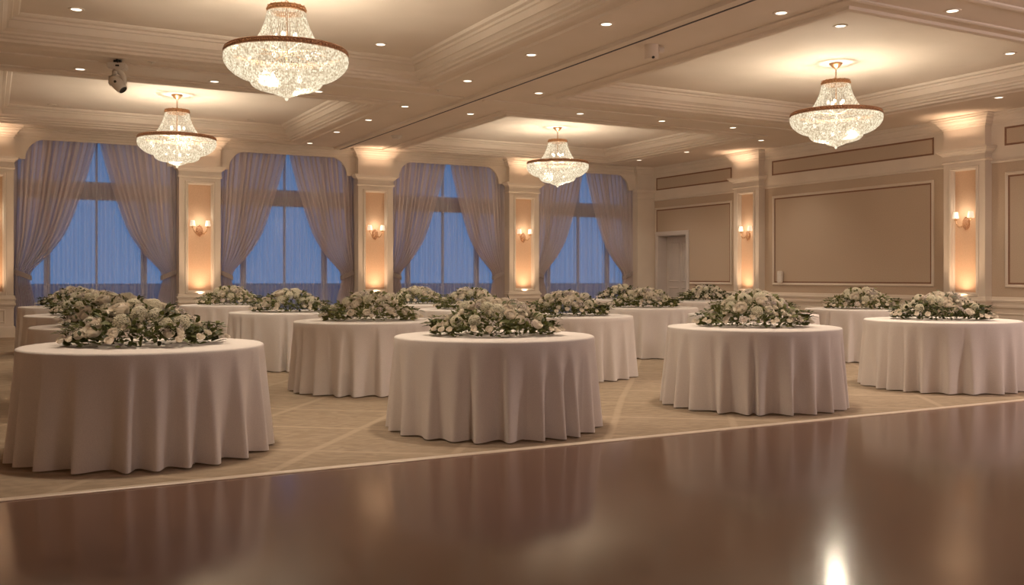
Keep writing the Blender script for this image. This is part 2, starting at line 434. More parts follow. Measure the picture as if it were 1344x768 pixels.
# ------------------------------------------------------------------ right wall
DY0, DY1, DZ = 20.92, 22.18, 2.40
bm = bmesh.new()
box(bm, YF-.3, DY0, -.35, 0, 0, ZT, right); box(bm, DY1, 23.1, -.35, 0, 0, ZT, right); box(bm, DY0, DY1, -.35, 0, DZ, ZT, right)
box(bm, DY0, DY1, -.5, -.35, 0, DZ, right)
wall_right = struct('wall_right', bm, 'wallpaper', label='tan papered right wall with framed panels')
bm = bmesh.new()   # painted frieze above the paper, wainscot below
ends = [YF] + [v for y in PIL_Y for v in (y-PW, y+PW)] + [YW]
for k in range(0, len(ends), 2):
    box(bm, ends[k], ends[k+1], 0, .012, 3.43, ZS, right)
obj('frieze_band', bm, 'cream', wall_right)
bm = bmesh.new()
for k in range(0, len(ends), 2):
    if k < 6: sweep(bm, [(ends[k], 0), (ends[k+1], 0)], [(o_+.0, z) for o_, z in ((.012, 3.40), (.03, 3.405), (.035, 3.43), (.02, 3.45), (.012, 3.47))], fn=right)
    else: sweep(bm, [(ends[k], 0), (ends[k+1], 0)], [(o_+.0, z) for o_, z in ((.012, 3.40), (.03, 3.405), (.035, 3.43), (.02, 3.45), (.012, 3.47))], fn=right)
obj('frieze_moulding', bm, 'cream', wall_right)
bm = bmesh.new()
for a0, a1 in ((YF, PIL_Y[0]-PW), (PIL_Y[0]+PW, PIL_Y[1]-PW), (PIL_Y[1]+PW, PIL_Y[2]-PW), (PIL_Y[2]+PW, DY0-.12)):
    box(bm, a0, a1, 0, .012, 0, .86, right)
    sweep(bm, [(a0, 0), (a1, 0)], RAIL, fn=right); sweep(bm, [(a0, 0), (a1, 0)], BASE, fn=right)
    n = max(1, round((a1-a0)/1.25)); w = (a1-a0)/n
    for q in range(n):
        frame_ring(bm, a0+q*w+.12, a0+(q+1)*w-.12, .29, .56, [(0, 0), (.004, .014), (.02, .018), (.034, .006), (.04, 0)], right, .012)
obj('wainscot', bm, 'cream', wall_right)
PANEL = [(0, 0), (.004, .02), (.02, .032), (.035, .028), (.045, .018), (.055, .02), (.06, .008), (.06, 0)]
def wall_panel(a0, a1, z0, z1, base=0.0):
    bm = bmesh.new(); frame_ring(bm, a0, a1, z0, z1, PANEL, right, base); obj('panel_moulding', bm, 'cream', wall_right)
    bm = bmesh.new()
    i, w = .058, .035
    frame_ring(bm, a0+i, a1-i, z0+i, z1-i, [(0, .002), (0, .006), (w, .006), (w, .002)], right, base); obj('panel_border', bm, 'panel_border', wall_right)
for a0, a1 in ((7.0, 11.50), (13.05, 17.62)):
    wall_panel(a0, a1, 1.04, 3.21)
def upper_panel(a0, a1):
    bm = bmesh.new(); box(bm, a0, a1, .012, .016, 3.71, 4.06, right); obj('frieze_panel', bm, 'wallpaper', wall_right)
    bm = bmesh.new(); frame_ring(bm, a0, a1, 3.71, 4.06, [(0, 0), (0, .014), (.03, .014), (.035, .004)], right, .012); obj('panel_border', bm, 'panel_border', wall_right)
for a0, a1 in ((7.0, 11.50), (13.05, 17.62), (19.08, 22.25)): upper_panel(a0, a1)
# the panel beside the door is cut by the door casing
bm = bmesh.new()
pth = [(DY0-.14, 1.04), (19.08, 1.04), (19.08, 3.21), (22.33, 3.21), (22.33, .90)]
sweep(bm, pth[::-1], [(o_, h) for o_, h in PANEL], fn=lambda x, y, h: right(x, h, y)); obj('panel_moulding', bm, 'cream', wall_right)
bm = bmesh.new()
pth = [(DY0-.14, 1.098), (19.138, 1.098), (19.138, 3.152), (22.272, 3.152), (22.272, .90)]
sweep(bm, pth[::-1], [(0, .002), (0, .006), (.035, .006), (.035, .002)], fn=lambda x, y, h: right(x, h, y)); obj('panel_border', bm, 'panel_border', wall_right)

# door in the far corner
bm = bmesh.new()
box(bm, DY0, DY1, -.34, -.29, 0, DZ, right)
door = struct('door_1', bm, 'door', label='pale panelled door in the far right corner')
bm = bmesh.new()
for z0, z1 in ((.2, .95), (1.1, 2.22)):
    for a0, a1 in ((DY0+.10, (DY0+DY1)/2-.05), ((DY0+DY1)/2+.05, DY1-.10)):
        frame_ring(bm, a0, a1, z0, z1, [(0, 0), (.004, .012), (.025, .016), (.04, .004), (.045, 0)], right, -.29)
obj('door_moulding', bm, 'door', door)
bm = bmesh.new(); sweep(bm, [(DY1, 0), (DY1, DZ), (DY0, DZ), (DY0, 0)][::-1], [(-.006, -.28), (-.006, .03), (.02, .045), (.07, .05), (.10, .035), (.12, .03), (.12, 0)], fn=lambda x, y, h: right(x, h, y), cap=False)
obj('door_casing', bm, 'door', door)

# ------------------------------------------------------------------ curtains
def strip_mesh(rows):
    bm = bmesh.new(); vr = [[bm.verts.new(p) for p in r] for r in rows]
    for a, b in zip(vr, vr[1:]):
        for k in range(len(a)-1): bm.faces.new((a[k], a[k+1], b[k+1], b[k]))
    return bm
TIEZ = 1.27
def wcurve(z, wtop):
    pts = [(0.0, .50), (.65, .42), (1.05, .33), (TIEZ, .27), (1.45, .40), (1.7, .67), (2.15, .98), (2.55, 1.14), (2.96, 1.27), (3.32, 1.38), (3.8, 1.51), (4.2, wtop)]
    for (za, wa), (zb, wb) in zip(pts, pts[1:]):
        if za <= z <= zb:
            t = (z-za)/(zb-za); return wa+(wb-wa)*t
    return pts[-1][1]
def smoothw(z, wt): return sum(wcurve(min(4.2, max(0, z+d)), wt) for d in (-.14, -.07, 0, .07, .14))/5
WORD = ['first', 'second', 'third', 'fourth']
for i, (a0, a1) in enumerate(BAYS):
    c = (a0+a1)/2; wt = c-a0-.02
    rnd = random.Random(40+i)
    # sheer: full width, soft pleats
    ph = [rnd.uniform(0, 6) for _ in range(6)]
    def dz(s, z): return .030*sin(s*2*pi*38+ph[0]+.6*sin(s*17+ph[1]))+.026*sin(s*2*pi*17+ph[2])+.02*sin(s*2*pi*7+ph[3])*(1-.2*z/4)
    rows = [[back(a0+.01+(a1-a0-.02)*k/420, -.288+dz(k/420, z), z) for k in range(421)] for z in (4.19, 3.0, 1.8, .9, .03)]
    o = obj('sheer_curtain', strip_mesh(rows), 'sheer', smooth=True)
    tag(o, 'translucent white sheer curtain hanging flat across the %s window from the left' % WORD[i], 'curtain', 'sheer curtains')
    for side in (0, 1):
        sgn = 1 if side == 0 else -1
        edge = a0+.005 if side == 0 else a1-.005
        t = thing('drape', 'grey mauve drape tied back at the %s edge of the %s window from the left' % ('left' if side == 0 else 'right', WORD[i]), 'curtain', back(edge, -.12, 0), 0, 'tied-back drapes')
        p = [rnd.uniform(0, 6.28) for _ in range(4)]
        NP = 12
        rows = []
        for r in range(61):
            z = 4.19-4.15*r/60
            w = smoothw(z, wt); squeeze = w/wt
            row = []
            for k in range(217):
                s = k/216
                amp = .050+.015*(1-squeeze)
                s2 = s+.010*sin(s*23+p[1])
                ph_ = 2*pi*NP*s2+p[0]+.25*sin(z*1.3+p[2])
                dd = amp*sin(ph_)+.012*sin(2*pi*5*s+p[3])
                # cloth sags towards the wall side as it nears the tie
                x = max(.0, s*w+.30*w/NP*sin(2*ph_)*min(1, 8*s, 8*(1-s)))
                row.append((sgn*x, dd*-1, z))
            rows.append(row)
        obj('drape_cloth', strip_mesh(rows), 'drape', t, smooth=True)
        # tieback band, slanting from the wall down round the gathered cloth
        rows = []
        for k in range(33):
            th = 2*pi*k/32
            x = .165+.175*cos(th); y = .085*sin(th)
            zc = TIEZ+.02-.42*(x-.16)
            rows.append([(sgn*x*1.0, y, zc-.055), (sgn*x*1.02, y*1.08, zc), (sgn*x*1.0, y, zc+.055)])
        M.setdefault('tie', cloth_mat('tieback_cloth', (.40, .335, .32), .2))
        obj('tieback', strip_mesh(rows), 'tie', t, smooth=True)

# ------------------------------------------------------------------ sconces
def make_sconce():
    t = thing('wall_sconce', '', 'lamp', (0, 0, 0), 0, 'two-arm wall sconces')
    # local: x along wall, y out of wall (+y into the room), z up, origin at backplate centre
    bm = bmesh.new()
    lathe(bm, [(.0, .03), (.02, .034), (.035, .026), (.05, .03), (.062, .018), (.075, .02), (.08, .0)], 24, fn=lambda x, y, z: (x, z, y*1.55))
    for k in range(10):
        a = 2*pi*k/10; ball(bm, (.064*cos(a), .022, .10*sin(a)), .014, 1)
    ball(bm, (0, .03, .12), .016); ball(bm, (0, .03, -.12), .018)
    obj('backplate', bm, 'gold_ring', t)
    for s in (-1, 1):
        bm = bmesh.new()
        pts = []
        for k in range(15):
            u = k/14
            pts.append((s*(.02+.145*u), .04+.07*sin(u*pi*.7), -.02-.055*sin(u*pi)+.085*u*u))
        tube(bm, pts, .008, 8)
        lathe(bm, [(.0, .058), (.014, .06), (.03, .075), (.032, .082), (.012, .086), (.012, .105), (0, .106)], 14, cx=pts[-1][0], cy=pts[-1][1])
        for k in range(3, 13, 2):
            q = pts[k]; ball(bm, (q[0], q[1], q[2]-.018), .010, 1, 1.7)
        arm = obj('arm', bm, 'brass', t)
        bm = bmesh.new()
        cx, cy = pts[-1][0], pts[-1][1]
        lathe(bm, [(.062, .10), (.060, .12), (.048, .20), (.042, .225), (.039, .225), (.045, .20), (.057, .12), (.058, .10)], 20, cx=cx, cy=cy)
        lathe(bm, [(.0, .222), (.041, .223)], 20, cx=cx, cy=cy)
        obj('lamp_shade', bm, 'shade', t, smooth=True)
    return t
SZ = 2.28
sc0 = make_sconce()
SCON = [((4.16, YW-.125, SZ), pi, 'brass two-arm wall sconce with white shades on the column right of the first full window'),
        ((8.32, YW-.125, SZ), pi, 'brass two-arm wall sconce with white shades on the column between the second and third windows'),
        ((12.48, YW-.125, SZ), pi, 'brass two-arm wall sconce with white shades on the column behind the smallest chandelier'),
        ((XR-.125, 18.34, SZ), pi/2, 'brass two-arm sconce on the far column of the panelled right wall'),
        ((XR-.125, 12.23, SZ), pi/2, 'largest brass two-arm sconce, on the nearer column of the panelled right wall')]
for k, (loc, rz, lab) in enumerate(SCON):
    if k == 0:
        sc0.location = loc; sc0.rotation_euler = (0, 0, rz); sc0['label'] = lab
    else: dup(sc0, loc, rz, lab)

# ------------------------------------------------------------------ chandeliers
def bead_mesh_add(verts, faces, c, r, rz):
    b = len(verts)
    x, y, z = c
    for dx, dy, dzz in ((1, 0, 0), (0, 1, 0), (-1, 0, 0), (0, -1, 0), (0, 0, 1), (0, 0, -1)):
        verts.append((x+dx*r, y+dy*r, z+dzz*rz))
    for a, b2, c2 in ((0, 1, 4), (1, 2, 4), (2, 3, 4), (3, 0, 4), (1, 0, 5), (2, 1, 5), (3, 2, 5), (0, 3, 5)):
        faces.append((b+a, b+b2, b+c2))
def beads_obj(name, pts, parent):
    v, f = [], []
    for c, r, rz in pts: bead_mesh_add(v, f, c, r, rz)
    me = bpy.data.meshes.new(name); me.from_pydata(v, [], f); me.materials.append(M['crystal'])
    o = bpy.data.objects.new(name, me); C.objects.link(o); o.parent = parent
    return o
def interp(prof, t):
    n = len(prof)-1; k = min(n-1, int(t*n)); u = t*n-k
    return tuple(prof[k][q]+(prof[k+1][q]-prof[k][q])*u for q in range(2))
def make_chandelier():
    t = thing('chandelier', '', 'chandelier', (0, 0, ZT), 0, 'crystal chandeliers')
    rnd = random.Random(5)
    bm = bmesh.new(); lathe(bm, [(0, -.09), (.02, -.088), (.03, -.075), (.06, -.06), (.085, -.03), (.10, -.02), (.105, 0)], 28); obj('canopy', bm, 'brass', t, smooth=True)
    bm = bmesh.new()
    for k in range(8):
        z = -.085-.03*k
        a = (k % 2)*pi/2
        tube(bm, [(.012*cos(q)*cos(a), .012*cos(q)*sin(a), z-.012+.021*sin(q)) for q in [2*pi*j/10 for j in range(11)]], .004, 6, cap=False)
    tube(bm, [(0, 0, -.31), (0, 0, -1.0)], .012, 8)
    obj('chain', bm, 'brass', t)
    def ring(name, r, z0, z1, m, scall):
        bm = bmesh.new()
        lathe(bm, [(r-.02, z1), (r, z1+.004), (r+.008, z1-.006), (r, z1-.012), (r, z0+.012), (r+.008, z0+.006), (r, z0-.004), (r-.02, z0), (r-.02, z1)], 72)
        n = scall
        for k in range(n):
            a = 2*pi*k/n
            ball(bm, (r*cos(a), r*sin(a), (z0+z1)/2), (z1-z0)*.30, 1)
        if name == 'crown_ring':
            for k in range(n//2):
                a = 2*pi*k/(n//2); ball(bm, (r*cos(a), r*sin(a), z1+.004), .008, 1, 1.2)
        o = obj(name, bm, m, t)
        return o
    ring('crown_ring', .215, -.345, -.285, 'brass', 36)
    ring('main_ring', .695, -.845, -.785, 'gold_ring', 96)
    # spokes carrying the rim
    bm = bmesh.new()
    for k in range(8):
        a = 2*pi*k/8; tube(bm, [(0, 0, -.80), (.68*cos(a), .68*sin(a), -.80)], .008, 6)
    obj('spokes', bm, 'brass', t)
    up = [(.213, -.345), (.228, -.42), (.252, -.50), (.287, -.58), (.33, -.66), (.385, -.73), (.445, -.79)]
    pts = []
    NS = 68
    for k in range(NS):
        a = 2*pi*k/NS
        for j in range(23):
            r, z = interp(up, j/22)
            pts.append(((r*cos(a), r*sin(a), z), .0076, .0155))
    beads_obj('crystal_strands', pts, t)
    def net(name, prof, rows, br, jitter=.0012, inset=0):
        pts = []
        for j in range(rows+1):
            r, z = interp(prof, j/rows)
            n = max(6, int(2*pi*r/(br*2.15)))
            for k in range(n):
                a = 2*pi*(k+.5*(j % 2))/n
                pts.append((((r-inset)*cos(a)+rnd.uniform(-jitter, jitter), (r-inset)*sin(a)+rnd.uniform(-jitter, jitter), z+rnd.uniform(-jitter, jitter)), br*rnd.uniform(.9, 1.08), br*1.25*rnd.uniform(.9, 1.08)))
        return beads_obj(name, pts, t)
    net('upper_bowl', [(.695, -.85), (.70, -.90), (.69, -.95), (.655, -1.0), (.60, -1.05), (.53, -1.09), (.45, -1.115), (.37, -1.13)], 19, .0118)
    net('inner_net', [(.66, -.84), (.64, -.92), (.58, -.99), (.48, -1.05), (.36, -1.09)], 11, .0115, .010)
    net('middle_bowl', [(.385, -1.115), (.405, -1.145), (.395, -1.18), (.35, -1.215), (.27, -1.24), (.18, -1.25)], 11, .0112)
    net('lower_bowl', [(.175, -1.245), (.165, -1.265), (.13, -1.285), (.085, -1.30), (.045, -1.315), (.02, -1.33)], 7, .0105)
    bm = bmesh.new(); ball(bm, (0, 0, -1.345), .022, 2); obj('finial', bm, 'crystal', t)
    for rr, zz, n in ((.12, -.62, 5), (.47, -.94, 8), (.20, -1.10, 4)):
        for k in range(n):
            a = 2*pi*(k+.3)/n
            bm = bmesh.new(); ball(bm, (rr*cos(a), rr*sin(a), zz), .026, 2, 1.35); obj('bulb', bm, 'bulb', t, smooth=True)
    return t
ch0 = make_chandelier()
CH = [((3.03, 11.05), 'large crystal chandelier at the top of the view, cut off by the frame'),
      ((3.10, 18.85), 'crystal chandelier hanging above the first column, near the left windows'),
      ((11.42, 18.85), 'smallest crystal chandelier, hanging before the far windows'),
      ((11.87, 11.04), 'crystal chandelier in the nearer right tray, beside the panelled wall')]
for k, ((x, y), lab) in enumerate(CH):
    if k == 0: ch0.location = (x, y, ZT); ch0['label'] = lab
    else: dup(ch0, (x, y, ZT), k*.7, lab)

# ------------------------------------------------------------------ ceiling fixtures
def make_downlight(name, lens, r=.076):
    t = thing(name, '', 'ceiling light', (0, 0, 0), 0, 'recessed ceiling downlights')
    bm = bmesh.new(); lathe(bm, [(r-.012, .002), (r-.012, -.006), (r, -.010), (r+.018, -.008), (r+.022, .002)], 28); obj('trim_ring', bm, 'ceil', t)
    bm = bmesh.new(); lathe(bm, [(.0005, -.004), (r-.012, -.003)], 28); obj('lens', bm, lens, t)
    return t
B1, B2 = ZS-.002, ZT-.002
DL = [((6.66, 9.84, B1), 'nearest lit downlight left of the partition track, at the top of view', 1),
      ((6.66, 11.70, B1), 'second lit downlight from the top, left of the partition track', 1),
      ((6.66, 13.74, B1), 'third lit downlight from the top, left of the partition track', 1),
      ((6.66, 16.35, B1), 'fourth lit downlight from the top, left of the partition track', 1),
      ((6.60, 18.10, B1), 'fifth lit downlight from the top, left of the partition track', 1),
      ((6.55, 19.93, B1), 'sixth lit downlight left of the partition track, before the windows', 1),
      ((6.55, 21.90, B1), 'farthest downlight left of the partition track, beside the window crown', 1),
      ((8.18, 8.44, B1), 'nearest lit downlight right of the partition track, at the top of view', 1),
      ((8.16, 14.08, B1), 'lit downlight right of the track, beside the beam crossing', 1),
      ((8.06, 16.50, B1), 'lit downlight right of the track, just beyond the beam crossing', 1),
      ((9.88, 15.48, B1), 'first lit downlight on the right cross beam, counting from the track', 1),
      ((11.78, 15.44, B1), 'second lit downlight on the right cross beam, counting from the track', 1),
      ((13.60, 15.42, B1), 'third lit downlight on the right cross beam, nearest the right wall', 1),
      ((9.87, 7.42, B1), 'lit downlight on the near beam at the top right of view', 1),
      ((1.20, 15.72, B1), 'lit downlight on the left cross beam, beside the moving-head spotlight', 1),
      ((3.15, 15.70, B1), 'lit downlight on the left cross beam, left of the largest chandelier', 1),
      ((4.85, 15.72, B1), 'lit downlight on the left cross beam, behind the largest chandelier', 1),
      ((15.43, 16.55, B1), 'lit downlight above the right wall, left of the nearer right column', 1),
      ((15.35, 10.63, B1), 'lit downlight above the right wall, over the nearest column', 1),
      ((15.25, 18.99, B1), 'small downlight over the far column of the right wall', 1),
      ((15.20, 20.91, B1), 'small downlight in the far right ceiling corner', 1),
      ((.98, 13.41, B2), 'lit downlight inside the left tray, left of the largest chandelier', 1),
      ((5.04, 13.31, B2), 'lit downlight inside the left tray, right of the largest chandelier', 1),
      ((10.15, 9.36, B2), 'lit downlight inside the right tray, directly above its chandelier', 1),
      ((13.67, 9.28, B2), 'lit downlight inside the right tray, near the right edge of view', 1),
      ((1.10, 21.10, B2), 'dim downlight inside the far left tray, above the first window', 0),
      ((4.99, 21.05, B2), 'dim downlight inside the far left tray, right of the chandelier', 0),
      ((13.38, 20.85, B2), 'dim downlight inside the far right tray, above the last window', 0)]
proto = {1: make_downlight('downlight', 'led'), 0: make_downlight('downlight', 'led_dim', .06)}
used = set()
for loc, lab, lit in DL:
    if lit not in used:
        used.add(lit); proto[lit].location = loc; proto[lit]['label'] = lab
    else: dup(proto[lit], loc, 0, lab)
def sprinkler(loc, lab):
    t = thing('sprinkler', lab, 'sprinkler', loc, 0, 'ceiling sprinklers')
    bm = bmesh.new(); lathe(bm, [(.06, .0), (.06, -.006), (.03, -.014), (.0, -.016)], 20); obj('escutcheon', bm, 'white_plastic', t)
    bm = bmesh.new(); lathe(bm, [(.012, -.014), (.012, -.03), (.025, -.034), (.0, -.036)], 14); obj('deflector', bm, 'white_plastic', t)
sprinkler((6.56, 14.65, ZS), 'small pale sprinkler plate on the centre beam beside the track')
sprinkler((2.07, 14.70, ZS), 'small pale sprinkler plate on the left beam beside the moving-head spotlight')

t = thing('smoke_detector', 'round white smoke detector on the ceiling beam right of the partition track', 'smoke detector', (7.88, 19.84, ZS))
bm = bmesh.new(); lathe(bm, [(.13, 0), (.13, -.02), (.11, -.028)], 28, cap=False); obj('base', bm, 'white_plastic', t, smooth=False)
bm = bmesh.new(); lathe(bm, [(.105, -.02), (.10, -.055), (.075, -.075), (.03, -.085), (.0005, -.086)], 28); obj('cover', bm, 'white_plastic', t, smooth=True)

# moving-head spotlight under the left beam
t = thing('moving_head_spotlight', 'white moving-head spotlight hanging from the beam at upper left', 'spotlight', (1.62, 14.80, ZS), R(-20))
bm = bmesh.new()
box(bm, -.05, .05, -.03, .03, -.06, -.01); box(bm, -.012, .012, -.05, .05, -.07, .0)
tube(bm, [(.02, -.04, -.03), (.02, -.09, -.05)], .012, 8)
obj('clamp', bm, 'black', t)
bm = bmesh.new(); box(bm, -.125, .125, -.10, .10, -.14, -.055)
bmesh.ops.bevel(bm, geom=bm.edges[:], offset=.015, segments=2, affect='EDGES')
b = obj('base', bm, 'white_plastic', t)
bm = bmesh.new(); box(bm, -.005, .045, -.112, -.094, -.115, -.092); obj('display', bm, 'black', b)
bm = bmesh.new()
lathe(bm, [(.0005, -.14), (.055, -.14), (.05, -.17), (.0005, -.175)], 20)
for s in (-1, 1):
    tube(bm, [(s*.0, 0, -.155), (s*.05, 0, -.19), (s*.088, 0, -.25), (s*.094, 0, -.34), (s*.085, 0, -.375)], [.045, .042, .036, .032, .02], 10)
obj('yoke', bm, 'white_plastic', t, smooth=True)
bm = bmesh.new()
rot = Matrix.Translation((0, 0, -.345)) @ Matrix.Rotation(R(-42), 4, 'Y') @ Matrix.Rotation(R(-15), 4, 'X')
fnr = lambda x, y, z: tuple(rot @ Vector((x, y, z)))
lathe(bm, [(.0005, .13), (.045, .125), (.075, .10), (.085, .05), (.085, -.03), (.078, -.09), (.07, -.125), (.06, -.13)], 24, fn=fnr)
hd = obj('head', bm, 'white_plastic', t, smooth=True)
bm = bmesh.new(); lathe(bm, [(.0005, -.118), (.04, -.12), (.062, -.126)], 24, fn=fnr); obj('lens', bm, 'black', hd, smooth=True)
bm = bmesh.new(); lathe(bm, [(.0005, .012), (.018, .010), (.02, 0)], 14, fn=lambda x, y, z: fnr(x, -.083-z, y)); obj('knob', bm, 'black', hd)

# ceiling camera housing
t = thing('ceiling_camera', 'small cream camera housing with a black lens hanging right of the partition track', 'camera', (7.80, 10.45, ZS), R(-28.5))
bm = bmesh.new()
lathe(bm, [(.0005, 0), (.095, 0), (.095, -.17), (.085, -.19), (.0005, -.195)], 28)
h = obj('housing', bm, 'ceil', t, smooth=False)
bm = bmesh.new(); tube(bm, [(.09, .02, -.06), (.16, .04, -.06)], .045, 14); obj('side_bracket', bm, 'ceil', t)
bm = bmesh.new(); ball(bm, (.01, -.074, -.178), .026, 2, .8); obj('lens', bm, 'black', t)

# small white box on right wall
t = thing('wall_intercom', 'small white box mounted low on the right wall beside the far column', 'intercom', right(17.30, .04, 1.235))
bm = bmesh.new(); box(bm, -.06, 0, -.075, .075, -.13, .15)
bmesh.ops.bevel(bm, geom=bm.edges[:], offset=.012, segments=2, affect='EDGES')
M['paper'] = simple('bright_plastic', (.80, .74, .66), (.70, .64, .57), .4, scale=25)
obj('housing', bm, 'paper', t)
bm = bmesh.new(); tube(bm, [(-.03, -.03, -.125), (-.03, -.03, -.165), (-.03, -.028, -.19)], .006, 8); obj('cord', bm, 'paper', t)

# ------------------------------------------------------------------ tables
TR, TH = .83, .76
def cloth_mesh(seed):
    rnd = random.Random(seed)
    bm = bmesh.new()
    nf = 23
    # irregular fold centres
    cuts = [0]
    for k in range(nf): cuts.append(cuts[-1]+rnd.uniform(.75, 1.3))
    tot = cuts[-1]; cuts = [c/tot for c in cuts]
    dep = [rnd.uniform(.7, 1.25) for _ in range(nf)]; lean = [rnd.choice((rnd.uniform(.18, .35), rnd.uniform(.55, .8))) for _ in range(nf)]
    start = [rnd.uniform(.0, .12) for _ in range(nf)]
    NA = 400
    def fold(u, t):
        for k in range(nf):
            if cuts[k] <= u < cuts[k+1] or k == nf-1:
                x = (u-cuts[k])/(cuts[k+1]-cuts[k])
                p = lean[k]
                y = x/p if x < p else (1-x)/(1-p)
                y = y*y*(3-2*y)
                g = max(0, (t-start[k])/(1-start[k]))
                return dep[k]*(y**1.25-.62)*g**.45
    rings = [[(0.0, 0)]]
    rad = [(.25, TH), (.55, TH), (.80, TH), (.818, TH-.001), (.828, TH-.005), (TR+.003, TH-.014)]
    vr = []
    ctr = bm.verts.new((0, 0, TH))
    for r, z in rad:
        vr.append([bm.verts.new((r*cos(2*pi*k/NA), r*sin(2*pi*k/NA), z)) for k in range(NA)])
    N = 16
    for j in range(1, N+1):
        t = j/N; ring = []
        for k in range(NA):
            u = k/NA
            f = fold(u, t)
            r = TR+.004+.026*t**1.1+.125*f*t**.5
            z = TH-.014-(TH-.014-.008)*t
            if j == N: z += .010*(1-f)*.4
            ring.append(bm.verts.new((r*cos(2*pi*u), r*sin(2*pi*u), max(.004, z))))
        vr.append(ring)
    for k in range(NA): bm.faces.new((ctr, vr[0][k], vr[0][(k+1) % NA]))
    for a, b in zip(vr, vr[1:]):
        for k in range(NA): bm.faces.new((a[k], b[k], b[(k+1) % NA], a[(k+1) % NA]))
    return bm
cl = []
for s in range(3):
    o = obj('tablecloth', cloth_mesh(11+s), 'linen', smooth=True, recalc=True); cl.append(o)

TABLES = [  # x, y, description of the table, short phrase for its flowers
 (0.985, 7.36, 'front row table at far left, the largest, closest to the viewer', 'front row table at far left'),
 (3.715, 7.15, 'front row table at centre beside the dance floor edge', 'front row table at centre'),
 (6.61, 7.20, 'front row table third from the left, right of centre', 'front row table right of centre'),
 (9.54, 7.32, 'front row table at far right, cut by the picture edge', 'front row table at far right'),
 (1.16, 10.33, 'table directly behind the far left front table', 'table directly behind the far left front table'),
 (3.75, 10.25, 'second row table behind and left of the centre front table', 'second row table left of the centre one'),
 (6.41, 10.36, 'second row table behind and right of the centre front table', 'second row table right of the centre one'),
 (8.80, 9.60, 'mostly hidden table directly behind the third front table', 'hidden table behind the third front table'),
 (11.70, 10.37, 'second row table before the big wall panel', 'second row table before the big wall panel'),
 (1.21, 13.50, 'third table back in the far left column', 'third table back in the far left column'),
 (3.70, 13.27, 'third row table before the second window', 'third row table before the second window'),
 (6.40, 13.10, 'mostly hidden third row table behind the centre front table', 'hidden third row table behind the centre one'),
 (9.20, 12.50, 'third row table below the fourth window right drape', 'third row table below the last drape'),
 (1.24, 17.40, 'rearmost table in the far left column, under the first window', 'rearmost table in the far left column'),
 (3.70, 17.10, 'rear table beside the first column, under the second window', 'rear table beside the first sconce column'),
 (6.75, 16.00, 'rear table under the third window', 'rear table under the third window'),
 (12.10, 17.25, 'rearmost table under the fourth window', 'rearmost table under the fourth window'),
 (12.70, 15.20, 'rear table in front of the corner door', 'rear table in front of the corner door'),
]
trnd = random.Random(3)
for k, (x, y, d, fl) in enumerate(TABLES):
    t = thing('round_table', 'round white-clothed ' + d, 'table', (x, y, 0), trnd.uniform(0, 6.28), 'round banquet tables')
    src = cl[k % 3]
    if k < 3: src.parent = t
    else:
        c = src.copy(); C.objects.link(c); c.parent = t

# ------------------------------------------------------------------ flowers
def rose_mesh(seed, petals=(3, 4, 5, 6, 7)):
    rnd = random.Random(seed); v, f = [], []
    nl = len(petals)
    for li, n in enumerate(petals):
        q = li/(nl-1)
        RL = .38+.60*q
        for k in range(n):
            a = 2*pi*(k+.5*(li % 2))/n+rnd.uniform(-.18, .18)
            w = min(2.6, 2*pi/n*1.55)
            NU, NV = 4, 4; b = len(v); ruff = rnd.uniform(0, 6); tilt = rnd.uniform(-.04, .05)
            for i in range(NV+1):
                t = i/NV
                th = pi*(.16+t*(.72-.26*q+tilt))
                for j in range(NU+1):
                    sd = j/NU*2-1
                    ww = w*.5*(.35+.65*sin(pi*min(1, .12+.66*t)))
                    tt = th-.16*sd*sd*t
                    rr = RL*sin(tt)+q*.22*max(0, t-.7)/.3+.03*sin(ruff+sd*5)*t
                    z = -RL*.82*cos(tt)+(1-q)*.16-.05*q*max(0, t-.8)
                    an = a+sd*ww
                    rr *= 1+.10*sd*t*.5
                    v.append((rr*cos(an), rr*sin(an), z))
            for i in range(NV):
                for j in range(NU):
                    p = b+i*(NU+1)+j; f.append((p, p+1, p+NU+2, p+NU+1))
    me = bpy.data.meshes.new('rose'); me.from_pydata(v, [], f); me.materials.append(M['rose'])
    for p in me.polygons: p.use_smooth = True
    return me
def hydrangea_mesh(seed, n=104):
    rnd = random.Random(seed); v, f = [], []
    for k in range(n):
        zc = 1-1.55*(k+.5)/n; ph = k*2.399963
        rr = sqrt(max(0, 1-zc*zc)); c = Vector((rr*cos(ph), rr*sin(ph), zc))*(.92+rnd.uniform(-.07, .05))
        c.z *= .9
        nrm = c.normalized(); t1 = nrm.cross(Vector((.3, .2, 1))).normalized(); t2 = nrm.cross(t1)
        a0 = rnd.uniform(0, 2)
        S = rnd.uniform(.125, .175); b = len(v)
        v.append(tuple(c-nrm*.02)); idx = 1
        for q in range(4):
            a = a0+q*pi/2
            for da, rl, up in ((-.62, .72, .03), (0, 1.25, -.02), (.62, .72, .03)):
                p = c+(t1*cos(a+da)+t2*sin(a+da))*S*rl+nrm*up*2
                v.append(tuple(p))
            o_ = b+1+q*3
            f.append((b, o_, o_+1, o_+2))
    me = bpy.data.meshes.new('hydrangea'); me.from_pydata(v, [], f); me.materials.append(M['hydrangea'])
    return me
def leaf_add(v, f, base, direc, nrm, L, W, droop=.2):
    d = direc.normalized(); s = d.cross(nrm).normalized(); n = s.cross(d)
    b = len(v)
    prof = [(0, .05), (.22, .7), (.5, 1.0), (.78, .62), (1, .02)]
    for t, w in prof:
        c = base+d*L*t-n*droop*L*t*t
        v.append(tuple(c+s*W*w+n*.12*L*w*.5)); v.append(tuple(c-n*.0)); v.append(tuple(c-s*W*w+n*.12*L*w*.5))
    for i in range(4):
        o_ = b+i*3
        f.append((o_, o_+1, o_+4, o_+3)); f.append((o_+1, o_+2, o_+5, o_+4))
